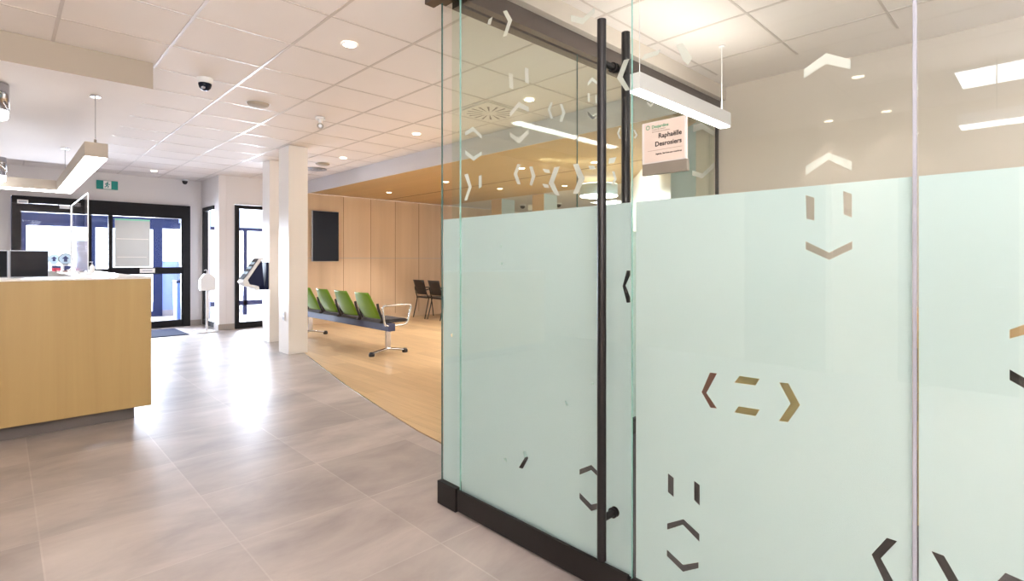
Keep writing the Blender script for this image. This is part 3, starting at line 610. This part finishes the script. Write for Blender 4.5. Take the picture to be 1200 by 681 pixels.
tag(MB().box(.655, .675, 8.30, 8.36, 1.1165, 1.175).obj('leaflet_pack', 'pink', None, .002), 'narrow pink leaflet pack on the counter', 'leaflets')
t = thing('card_terminal', (.71, 8.25, 1.116), 'small black payment terminal on the counter', 'card terminal')
MB().prism([(0, 0), (.09, 0), (.09, .03), (0, .07)], lambda u, v, w: (w, 8.2+u, 1.1165+v), .685, .735).obj('body', 'plastic_black', t, .004)
MB().prism([(.02, .0635), (.05, .0502), (.05, .0512), (.02, .0645)], lambda u, v, w: (w, 8.2+u, 1.1165+v), .692, .728).obj('display', 'pale', t)
b = thing('brochure_holder', (.69, 8.0, 1.116), 'clear brochure holder with white sheets by the counter end', 'brochure holder')
MB().box(.625, .755, 8.0, 8.006, 1.1165, 1.50).box(.625, .755, 7.95, 7.954, 1.1165, 1.22).box(.625, .755, 7.954, 8.0, 1.1165, 1.121).obj('holder', 'acrylic', b)
MB().box(.637, .743, 7.985, 7.998, 1.123, 1.48).obj('sheets', 'sheets', b)
b = thing('pump_bottle', (.74, 7.55, 1.116), 'tiny white pump bottle at the counter corner', 'bottle')
MB().lathe((.74, 7.55, 1.1165), [(.0, 0), (.022, 0), (.024, .01), (.024, .06), (.012, .075), (.01, .085), (0, .085)]).obj('bottle_body', 'plastic_white', b)
MB().cyl((.74, 7.55, 1.202), (.74, 7.55, 1.225), .005).box(.715, .748, 7.544, 7.556, 1.225, 1.235).obj('pump', 'silver', b)
for k, (x, lab) in enumerate(((.56, 'brown pen tray on the counter in front of the arrow discs'), (.60, 'dark stapler lying on the counter near the clear screen'))):
    if k == 0: tag(MB().box(x-.1, x, 8.0, 8.1, 1.1165, 1.128).box(x-.1, x-.094, 8.0, 8.1, 1.128, 1.14).box(x-.006, x, 8.0, 8.1, 1.128, 1.14).obj('pen_tray', 'redwood', None, .001), lab, 'tray')
    else:
        st = thing('stapler', (x, 7.9, 1.116), lab, 'stapler'); MB().box(x-.05, x+.05, 7.985, 8.015, 1.1165, 1.124).obj('stapler_base', 'plastic_black', st, .002)
        MB().prism([(-.05, .012), (.05, .02), (.05, .034), (-.045, .03)], lambda u, v, w: (x+u, w, 1.1165+v), 7.986, 8.014).obj('stapler_arm', 'steel', st, .002)

# lamps over the counter
p = thing('linear_pendant', (.55, 6.8, 2.06), 'long glowing white linear pendant turning a corner above the reception counter', 'pendant lamp')
MB().box(.475, .625, 5.33, 8.35, 2.075, 2.19).box(-2.4, .475, 8.20, 8.35, 2.075, 2.19).obj('housing', 'lampbody', p, .002)
MB().box(.482, .618, 5.335, 8.343, 2.062, 2.0745).box(-2.4, .482, 8.207, 8.343, 2.062, 2.0745).obj('diffuser', 'lamp', p)
for y in (5.4, 8.17):
    w = MB().cyl((.55, y, 2.19), (.55, y, 2.568), .004, n=8).obj('suspension_rod', 'steel', p)
    MB().cyl((.55, y, 2.568), (.55, y, 2.5765), .035).obj('canopy', 'chrome', w); MB().cyl((.55, y, 2.19), (.55, y, 2.225), .009).obj('gripper', 'taupe', w)
for y, z0, lab in ((5.5, 2.30, 'chrome cylinder pendant at the left photo edge, higher and nearer one'), (8.0, 2.10, 'chrome cylinder pendant at the left photo edge, lower and farther one')):
    p = thing('cylinder_pendant', (-.03, y, z0), lab, 'pendant lamp', 'cylinder pendants')
    MB().lathe((-.03, y, z0+.07), [(.0, .20), (.078, .20), (.08, .195), (.08, 0), (.074, 0)], 36).obj('metal_sleeve', 'chrome', p)
    MB().lathe((-.03, y, z0), [(.0, 0), (.05, .002), (.07, .012), (.076, .04), (.076, .0695)], 36).obj('glowing_shade', 'lamp', p)
    MB().cyl((-.03, y, z0+.27), (-.03, y, 2.5765), .005, n=8).obj('cord', 'steel', p)

# ------------------------------------------------------------------ waiting area
def beam_seating():
    b = thing('beam_seating', (3.7, 7.35, 0), 'four seat green and charcoal beam bench on chrome T feet facing the wood wall', 'bench')
    MB().box(3.64, 3.74, 6.06, 8.64, .315, .415).obj('beam', 'beam', b, .004)
    for y in (6.16, 8.6):
        l = MB().box(3.655, 3.725, y-.012, y+.012, .075, .314).obj('leg', 'chrome', b, .002)
        MB().tube([(3.45, y, .035), (3.58, y, .062), (3.69, y, .078), (3.80, y, .062), (3.95, y, .035)], .017).obj('foot', 'chrome', l)
        for x in (3.45, 3.95): MB().lathe((x, y, 0.0), [(0, 0), (.034, 0), (.037, .01), (.036, .035), (.026, .055), (0, .058)]).obj('foot_cap', 'plastic_black', l)
    for k in range(4):
        yc = 6.39+.6*k
        # seat cushion with waterfall front
        prof = [(3.55, .425), (3.56, .455), (3.62, .468), (3.85, .470), (3.95, .462), (3.99, .44), (3.985, .425), (3.94, .418), (3.6, .416)]
        MB().prism(prof, lambda u, v, w: (u, w, v), yc-.25, yc+.25).obj('seat', 'seat', b, .012)
        # back shell: outline in (y, height along back), leaning back
        out = [(-.20, 0), (.20, 0), (.225, .06), (.228, .14), (.225, .20), (.19, .335), (.175, .348), (-.175, .348), (-.19, .335), (-.225, .20), (-.228, .14), (-.225, .06)]
        n = 10; grid = []
        def width(h):
            pts = [(0, .20), (.06, .225), (.14, .229), (.20, .225), (.335, .185), (.35, .172)]
            for a, c in zip(pts, pts[1:]):
                if a[0] <= h <= c[0]: return a[1]+(c[1]-a[1])*(h-a[0])/(c[0]-a[0])
            return pts[-1][1]
        vs = []; fs = []; R_, C_ = 12, 8
        for side in (0, 1):
            for i in range(R_+1):
                h = .35*i/R_; w = width(h)
                for j in range(C_+1):
                    u = -1+2*j/C_
                    x = 3.585-.165*(h/.35)-.035*math.sin(PI*h/.35)*.3 - .03*(1-u*u) + side*.014
                    vs.append((x, yc+u*w, .475+h))
        nn = (R_+1)*(C_+1)
        for side in (0, 1):
            for i in range(R_):
                for j in range(C_):
                    a = side*nn+i*(C_+1)+j; fs.append((a, a+1, a+C_+2, a+C_+1))
        for i in range(R_):
            for j in (0, C_): a = i*(C_+1)+j; fs.append((a, a+C_+1, nn+a+C_+1, nn+a))
        for j in range(C_):
            for i in (0, R_): a = i*(C_+1)+j; fs.append((a, a+1, nn+a+1, nn+a))
        bk = MB().add(vs, fs, 0, True).obj('backrest', 'green', b)
        for s in (-1, 1):
            MB().tube([(3.68, yc+s*.255, .40), (3.60, yc+s*.262, .44), (3.565, yc+s*.262, .52), (3.535, yc+s*.25, .62), (3.53, yc+s*.235, .68)], .017, 10).obj('back_bracket', 'plastic_black', bk)
    for y in (6.075,):
        MB().tube([(3.60, y, .40), (3.585, y, .44), (3.56, y, .62), (3.575, y, .648), (3.61, y, .655), (3.95, y, .655), (3.985, y, .645), (3.99, y, .62), (3.95, y, .45), (3.92, y, .40), (3.86, y, .385), (3.66, y, .385), (3.60, y, .40)], .014).obj('armrest', 'steel', b)
beam_seating()

def black_chair(x, y, rz, label):
    c = thing('stacking_chair', (0, 0, 0), label, 'chair', 'black chairs by the wood wall')
    MB().prism([(-.22, .44), (-.2, .47), (.18, .47), (.23, .455), (.22, .435)], lambda u, v, w: (u, w, v), -.22, .22).obj('seat', 'plastic_black', c, .01)
    vs = []; fs = []
    for side in (0, 1):
        for i in range(6):
            for j in range(7):
                u = -1+j/3; h = i/5
                vs.append((-.2-.09*h-.03*(1-u*u)+side*.012, u*(.2+.015*h), .52+.31*h))
    for side in (0, 1):
        for i in range(5):
            for j in range(6): a = side*42+i*7+j; fs.append((a, a+1, a+8, a+7))
    for i in range(5):
        for j in (0, 6): a = i*7+j; fs.append((a, a+7, 42+a+7, 42+a))
    for j in range(6):
        for i in (0, 5): a = i*7+j; fs.append((a, a+1, 42+a+1, 42+a))
    MB().add(vs, fs, 0, True).obj('backrest', 'plastic_black', c)
    for s in (-1, 1):
        MB().tube([(.24, s*.24, .011), (.2, s*.235, .3), (.17, s*.235, .445)], .011, 8).obj('leg', 'plastic_black', c)
        MB().tube([(-.27, s*.24, .011), (-.2, s*.235, .3), (-.17, s*.235, .44), (-.22, s*.22, .56), (-.25, s*.205, .68)], .011, 8).obj('leg', 'plastic_black', c)
        MB().tube([(-.235, s*.235, .62), (-.1, s*.25, .66), (.12, s*.25, .65), (.17, s*.24, .60), (.17, s*.235, .45)], .012, 8).obj('armrest', 'plastic_black', c)
    c.location = (x, y, 0); c.rotation_euler = (0, 0, rz)
black_chair(6.70, 9.46, math.radians(-4), 'black stacking chair by the wood wall, fully visible one')
black_chair(6.70, 8.92, math.radians(-4), 'black stacking chair partly hidden by the glass corner')

t = thing('wall_television', (4.57, 9.96, 1.23), 'dark flat television mounted on the wood wall', 'television')
MB().box(4.295, 4.835, 9.925, 9.965, 1.225, 2.21).obj('casing', 'silver', t, .004)
MB().box(4.305, 4.83, 9.9225, 9.9245, 1.232, 2.203).obj('screen', 'screen', t)
MB().box(4.45, 4.65, 9.966, 9.998, 1.5, 1.9).obj('wall_bracket', 'black', t)

# ------------------------------------------------------------------ by the entrance
tag(MB().prism([(1.93, 11.15), (2.27, 11.15), (2.27, 10.10), (.9, 10.10), (.9, 11.15)], lambda u, v, w: (u, v, w), .0005, .012).obj('door_mat', 'mat', None, .003), 'dark blue grey floor mat before the entrance door', 'mat')
k = thing('sanitizer_stand', (2.56, 10.25, 0), 'white hand sanitizer dispenser on a slim post near the side window', 'sanitizer stand')
x, y = 2.56, 10.25
MB().lathe((x, y, 0), [(0, .001), (.19, .001), (.19, .012), (.03, .02), (0, .02)], 36).obj('base_plate', 'plastic_white', k)
MB().cyl((x+.01, y, .02), (x+.01, y, .86), .018).obj('post', 'plastic_white', k)
MB().prism([(-.12, .73), (.11, .73), (.11, .94), (.04, 1.02), (-.05, 1.02), (-.12, .92)], lambda u, v, w: (x+u, w, v), y-.14, y-.025).obj('dispenser', 'plastic_white', k, .008)
MB().tube([(x-.005, y-.08, 1.02), (x-.005, y-.08, 1.07), (x-.02, y-.08, 1.085), (x-.05, y-.08, 1.075)], .007, 8).obj('nozzle', 'plastic_white', k)
k = thing('check_in_kiosk', (2.75, 8.45, .8), 'white tilted touch kiosk mounted on the side of the farther column', 'kiosk')
P2 = lambda u, v, w: (u, w, v)
MB().prism([(2.555, .925), (2.80, 1.285), (2.86, 1.285), (2.865, 1.262), (2.83, 1.255), (2.635, .955), (2.66, .89), (2.79, .855), (2.80, .80), (2.74, .80), (2.735, .828), (2.60, .87)], P2, 8.33, 8.57).obj('white_shell', 'plastic_white', k, .006)
MB().prism([(2.645, .955), (2.835, 1.245), (2.87, .86), (2.80, .862), (2.67, .897)], P2, 8.345, 8.555).obj('housing', 'navy', k)
MB().prism([(2.578, .965), (2.785, 1.268), (2.781, 1.271), (2.574, .968)], P2, 8.345, 8.555).obj('screen', 'screen', k)
mb = MB()
for a in (.25, .5, .72): mb.prism([(2.5745+.207*a, .9665+.303*a), (2.5745+.207*(a+.12), .9665+.303*(a+.12)), (2.572+.207*(a+.12), .969+.303*(a+.12)), (2.572+.207*a, .969+.303*a)], P2, 8.36, 8.54)
mb.obj('screen_tiles', 'pale', k)
MB().box(2.895, 2.929, 8.33, 8.57, .80, 1.22).box(2.80, 2.895, 8.40, 8.50, .80, .86).obj('wall_mount', 'navy', k, .004)

# ------------------------------------------------------------------ ceiling fittings
def downlight(x, y, z, label, group, r=.045, mat='lamp_warm', spot=0):
    d = thing('downlight', (x, y, z), label, 'downlight', group)
    MB().lathe((x, y, z), [(r+.012, -.0006), (r+.012, -.004), (r, -.006), (r, -.0006)], 28).obj('trim_ring', 'plastic_white', d)
    MB().cyl((x, y, z-.0008), (x, y, z-.0048), r-.001, n=28).obj('lens', mat, d)
    if spot:
        l = bpy.data.lights.new('downlight_beam', 'SPOT'); l.energy = spot; l.spot_size = math.radians(95); l.spot_blend = .6; l.color = (1, .92, .84); l.shadow_soft_size = .05
        o = bpy.data.objects.new('downlight_beam', l); COL.objects.link(o); o.location = (x, y, z-.03)
gw = 'added downlights washing the diagonal wall'
gc, gs = 'downlights in the tiled ceiling', 'downlights in the wood soffit'
downlight(1.77, 3.47, CEIL-.0045, 'round ceiling downlight nearest the glass office corner', gc, spot=30)
downlight(3.60, 5.36, CEIL-.0045, 'round ceiling downlight just left of the glass edge', gc, spot=45)
downlight(3.66, 7.37, CEIL-.0045, 'round ceiling downlight beside the nearer column top', gc, spot=45)
downlight(3.60, 3.47, CEIL-.0045, 'round ceiling downlight seen through the office end glass', gc, spot=30)
downlight(1.88, 10.71, CEIL-.0045, 'round ceiling downlight farthest off, near the exit sign', gc, spot=20)
for x, y, lab in ((5.294, 8.8, 'round soffit downlight above the television side'), (5.25, 6.96, 'round soffit downlight seen just inside the glass edge'), (6.45, 6.95, 'round soffit downlight below the dark slot, through glass'), (5.23, 5.19, 'round soffit downlight near the paired chevrons, through glass')):
    downlight(x, y, 2.5395, lab, gs, spot=80)
for x, y, lab in ((5.6, 4.2, 'added soffit downlight nearest the white diagonal wall'), (7.0, 5.9, 'added soffit downlight behind the drum pendant')):  # two downlights added to brighten the diagonal wall
    downlight(x, y, 2.5395, lab, gs, spot=140)
t = thing('light_panel', (10, 6.6, 2.54), 'added fill light panel in the lower white ceiling beyond the columns', 'ceiling light', None, 'structure')  # panel added as fill for the area beyond the columns
MB().box(9.4, 10.6, 6.0, 7.2, 2.533, 2.5395).obj('panel_frame', 'plastic_white', t)
MB().box(9.42, 10.58, 6.02, 7.18, 2.53, 2.5325).obj('diffuser', 'lamp_soft', t)
l = bpy.data.lights.new('wall_fill_spot', 'SPOT'); l.energy = 260; l.spot_size = math.radians(105); l.spot_blend = .6; l.shadow_soft_size = .1; l.color = (.95, .98, 1)  # added spot without a fixture, brightens the diagonal wall
o = bpy.data.objects.new('wall_fill_spot', l); COL.objects.link(o); o.location = (4.9, 4.6, 2.48); o.rotation_euler = (Vector((6.2, 3.9, 1.3))-Vector(o.location)).to_track_quat('-Z', 'Y').to_euler()
for x, y, lab in ((-1.83, 1.13, 'corridor ceiling downlight mirrored above the chevrons'), (-3.22, 1.72, 'wall washing downlight beside the taupe doors, farther one'), (-3.22, 1.19, 'wall washing downlight beside the taupe doors, nearer one')):
    downlight(x, y, CEIL-.0045, lab, gc, spot=40)
def disc(x, y, r, name, label, cat, holes=True):
    d = thing(name, (x, y, CEIL), label, cat)
    MB().lathe((x, y, CEIL-.005), [(0, -.028), (r*.7, -.026), (r*.92, -.016), (r, 0)], 36).obj('cover', 'drywall', d)
    MB().lathe((x, y, CEIL-.004), [(r*1.02, 0), (r*1.06, -.004), (r*1.1, 0)], 36).obj('rim', 'plastic_white', d)
disc(1.80, 5.40, .10, 'access_point', 'white round ceiling unit right of the dome camera', 'ceiling unit')
disc(3.65, 8.05, .11, 'ceiling_speaker', 'grey round ceiling speaker beside the column top', 'ceiling speaker')
d = thing('air_vent', (3.78, 8.6, CEIL), 'round grey ceiling air vent partly behind the column top', 'air vent')
MB().lathe((3.78, 8.6, CEIL-.0045), [(.18, 0), (.17, -.012), (.13, -.004)], 36).obj('outer_ring', 'silver', d)
MB().lathe((3.78, 8.6, CEIL-.0045), [(.11, 0), (.09, -.012), (.06, -.004)], 36).obj('inner_ring', 'silver', d)
MB().cyl((3.78, 8.6, CEIL-.0045), (3.78, 8.6, CEIL-.012), .04).obj('hub', 'silver', d)
d = thing('swirl_diffuser', (3.63, 4.07, CEIL), 'square ceiling diffuser with radial slots behind the office glass', 'air diffuser')
MB().box(3.36, 3.90, 3.80, 4.34, CEIL-.010, CEIL-.0042).obj('face_plate', 'ceil', d, .002)
mb = MB()
for k in range(16):
    a = 2*PI*k/16; cx_, cy_ = 3.63, 4.07
    u = Vector((math.cos(a), math.sin(a), 0)); w = Vector((-math.sin(a), math.cos(a), 0)); c0 = Vector((cx_, cy_, CEIL-.0108))
    q = [c0+u*.08+w*.004, c0+u*.235+w*.013, c0+u*.235-w*.013, c0+u*.08-w*.004]
    mb.add([tuple(p) for p in q], [(0, 1, 2, 3)])
mb.obj('slots', 'taupe', d)
c = thing('dome_camera', (1.23, 4.96, CEIL), 'black dome camera on white base under the ceiling above the corridor', 'security camera', 'dome cameras')
MB().lathe((1.23, 4.96, CEIL-.0045), [(.06, 0), (.06, -.03), (.05, -.045), (0, -.045)], 32).obj('base', 'plastic_white', c)
MB().lathe((1.23, 4.96, CEIL-.05), [(.05, 0), (.05, -.012), (.042, -.036), (.024, -.055), (0, -.06)], 32).obj('dome', 'screen', c)
MB().lathe((1.21, 4.93, CEIL-.088), [(.0, -.016), (.014, -.01), (.016, 0), (.0, .01)], 16).obj('lens', 'silver', c)
def dome(x, y, z, label, n=.055):
    c = thing('dome_camera', (x, y, z), label, 'security camera', 'dome cameras')
    MB().lathe((x, y, z-.001), [(n, 0), (n, -.025), (0, -.028)], 24).obj('base', 'plastic_white', c)
    MB().lathe((x, y, z-.03), [(n*.85, 0), (n*.75, -.035), (n*.4, -.06), (0, -.066)], 24).obj('dome', 'plastic_black', c)
dome(2.50, 11.44, CEIL-.004, 'small black dome camera at the wall corner over the entrance')
dome(8.7, 8.6, 2.54, 'small dome camera between the two blue columns, through glass', .07)
dome(9.05, 7.8, 2.54, 'small dome camera right of both blue columns, through glass', .07)
c = thing('ceiling_camera', (2.45, 5.46, CEIL), 'small round lens camera on a ceiling bracket before the columns', 'security camera')
MB().cyl((2.45, 5.46, CEIL-.0045), (2.45, 5.46, CEIL-.03), .05).obj('mount', 'plastic_white', c)
MB().cyl((2.45, 5.46, CEIL-.03), (2.45, 5.46, CEIL-.08), .018).obj('arm', 'plastic_white', c)
v = Vector((-2.45, -5.46, -1.45)).normalized(); p = Vector((2.45, 5.46, CEIL-.095))
MB().cyl(p-v*.06, p+v*.035, .034).obj('body', 'plastic_white', c)
MB().cyl(p+v*.0355, p+v*.042, .033).obj('bezel', 'taupe', c); MB().cyl(p+v*.0425, p+v*.046, .017).obj('lens', 'silver', c)
# hanging screens and drum lamp beyond the glass
for x, y, z, lab in ((8.2, 8.92, 2.39, 'small white hanging sign left of the blue columns'), (8.2, 7.80, 2.385, 'small white hanging sign between the blue columns')):
    h = thing('hanging_sign', (x, y, z), lab, 'hanging sign', 'hanging signs beyond the glass')
    dx, dy = .717*.11, -.697*.11
    MB().prism([(x-dx, y-dy), (x+dx, y+dy), (x+dx+.012, y+dy+.012), (x-dx+.012, y-dy+.012)], lambda u, v, w: (u, v, w), z-.075, z+.06).obj('sign_frame', 'silver', h)
    MB().prism([(x-dx*.92-.002, y-dy*.92-.002), (x+dx*.92-.002, y+dy*.92-.002), (x+dx*.92, y+dy*.92), (x-dx*.92, y-dy*.92)], lambda u, v, w: (u, v, w), z-.066, z+.051).obj('sign_face', 'lamp_soft' if False else 'paperw', h)
    MB().cyl((x+.006+dx*.8, y+.006+dy*.8, z+.06), (x+.006+dx*.8, y+.006+dy*.8, 2.5395), .006, n=8).obj('hanger', 'taupe', h)
p = thing('drum_pendant', (6.9, 5.1, 2.27), 'round drum pendant with glowing rims below the wood soffit', 'pendant lamp')
MB().lathe((6.9, 5.1, 2.285), [(.30, 0), (.30, .17), (.285, .17), (.285, 0)], 40).obj('drum_shade', 'pale', p)
MB().cyl((6.9, 5.1, 2.272), (6.9, 5.1, 2.29), .295, n=40).obj('lower_diffuser', 'lamp', p)
MB().cyl((6.9, 5.1, 2.45), (6.9, 5.1, 2.468), .295, n=40).obj('upper_diffuser', 'lamp_dim', p)
MB().cyl((6.9, 5.1, 2.468), (6.9, 5.1, 2.5395), .012, n=10).obj('stem', 'steel', p)

# corridor lamps mirrored in the glass, plus two unseen panels added as fill
for x, y, z, lab in ((-2.55, -.02, CEIL-.005, 'recessed corridor ceiling light panel, mirrored in the glass'), (-1.2, -2.3, CEIL-.005, 'added fill light panel behind the viewpoint'), (-2.55, -2.3, CEIL-.005, 'added unseen fill light panel by the corridor wall')):
    t = thing('light_panel', (x, y, z), lab, 'ceiling light', 'recessed light panels', 'structure')
    MB().box(x-.30, x+.30, y-.6, y+.6, z-.008, z-.0005).obj('panel_frame', 'plastic_white', t)
    MB().box(x-.28, x+.28, y-.58, y+.58, z-.012, z-.0085).obj('diffuser', 'panel_lamp', t)
t = thing('light_panel', (-2.12, -.1, 2.28), 'suspended linear lamp over the corridor side, mirrored in the glass', 'ceiling light', None, 'structure')
MB().box(-2.22, -2.02, -.6, .52, 2.29, 2.37).obj('housing', 'plastic_white', t); MB().box(-2.21, -2.03, -.59, .51, 2.28, 2.289).obj('diffuser', 'panel_lamp', t)
for y in (-.4, .3): MB().cyl((-2.12, y, 2.37), (-2.12, y, CEIL-.005), .004, n=8).obj('suspension_wire', 'steel', t)
for y, lab in ((-.9, 'added fill panel in the office ceiling near the desk'), (-2.4, 'added fill panel in the office ceiling at the far end')):  # unseen panels added to brighten the office
    t = thing('light_panel', (3.0, y, CEIL-.005), lab, 'ceiling light', 'added office fill panels', 'structure')
    MB().box(2.4, 3.6, y-.3, y+.3, CEIL-.013, CEIL-.0055).obj('panel_frame', 'plastic_white', t)
    MB().box(2.42, 3.58, y-.28, y+.28, CEIL-.017, CEIL-.0135).obj('diffuser', 'panel_lamp', t)

# ------------------------------------------------------------------ lights
def area(name, loc, rot, sx, sy, e, col):
    l = bpy.data.lights.new(name, 'AREA'); l.shape = 'RECTANGLE'; l.size = sx; l.size_y = sy; l.energy = e; l.color = col
    o = bpy.data.objects.new(name, l); COL.objects.link(o); o.location = loc; o.rotation_euler = rot; return o
LP = dict(bounce=285, day=720, side=420, office=70, wait=80, world=2.4, desk=60)
area('bounce_fill', (-1.25, -1.9, 1.5), (math.radians(170), 0, 0), 1.8, 1.8, LP['bounce'], (1, .98, .97))  # added fill lamp behind the viewpoint, lights the ceiling from below
area('daylight_main', (1.3, 14.5, 1.25), (math.radians(-90), 0, 0), 2.4, 1.9, LP['day'], (.82, .88, 1))
area('daylight_side', (4.2, 13.5, 1.2), (math.radians(-90), 0, math.radians(-12)), 2.0, 1.5, LP['side'], (.82, .88, 1))

w = bpy.data.worlds.new('daylight'); S.world = w; w.use_nodes = True
nt = w.node_tree; nt.nodes.clear()
out = nt.nodes.new('ShaderNodeOutputWorld'); bg = nt.nodes.new('ShaderNodeBackground')
bg.inputs[0].default_value = (.86, .92, 1, 1); bg.inputs[1].default_value = LP['world']
nt.links.new(bg.outputs[0], out.inputs[0])

# ------------------------------------------------------------------ camera
cam = bpy.data.cameras.new('camera'); co = bpy.data.objects.new('camera', cam); COL.objects.link(co)
cam.sensor_fit = 'HORIZONTAL'; cam.sensor_width = 36; cam.lens = 36*617/1200; cam.shift_y = -(340.5-305)/1200
cam.clip_start = .05; cam.clip_end = 200
R_ = math.atan2(635, 617)   # angle from the forward direction to +X
co.location = (0, 0, 1.25); co.rotation_euler = (PI/2, 0, -(PI/2-R_))
S.camera = co
S.view_settings.view_transform = 'Standard'; S.view_settings.look = 'None'; S.view_settings.exposure = .8; S.view_settings.gamma = 1
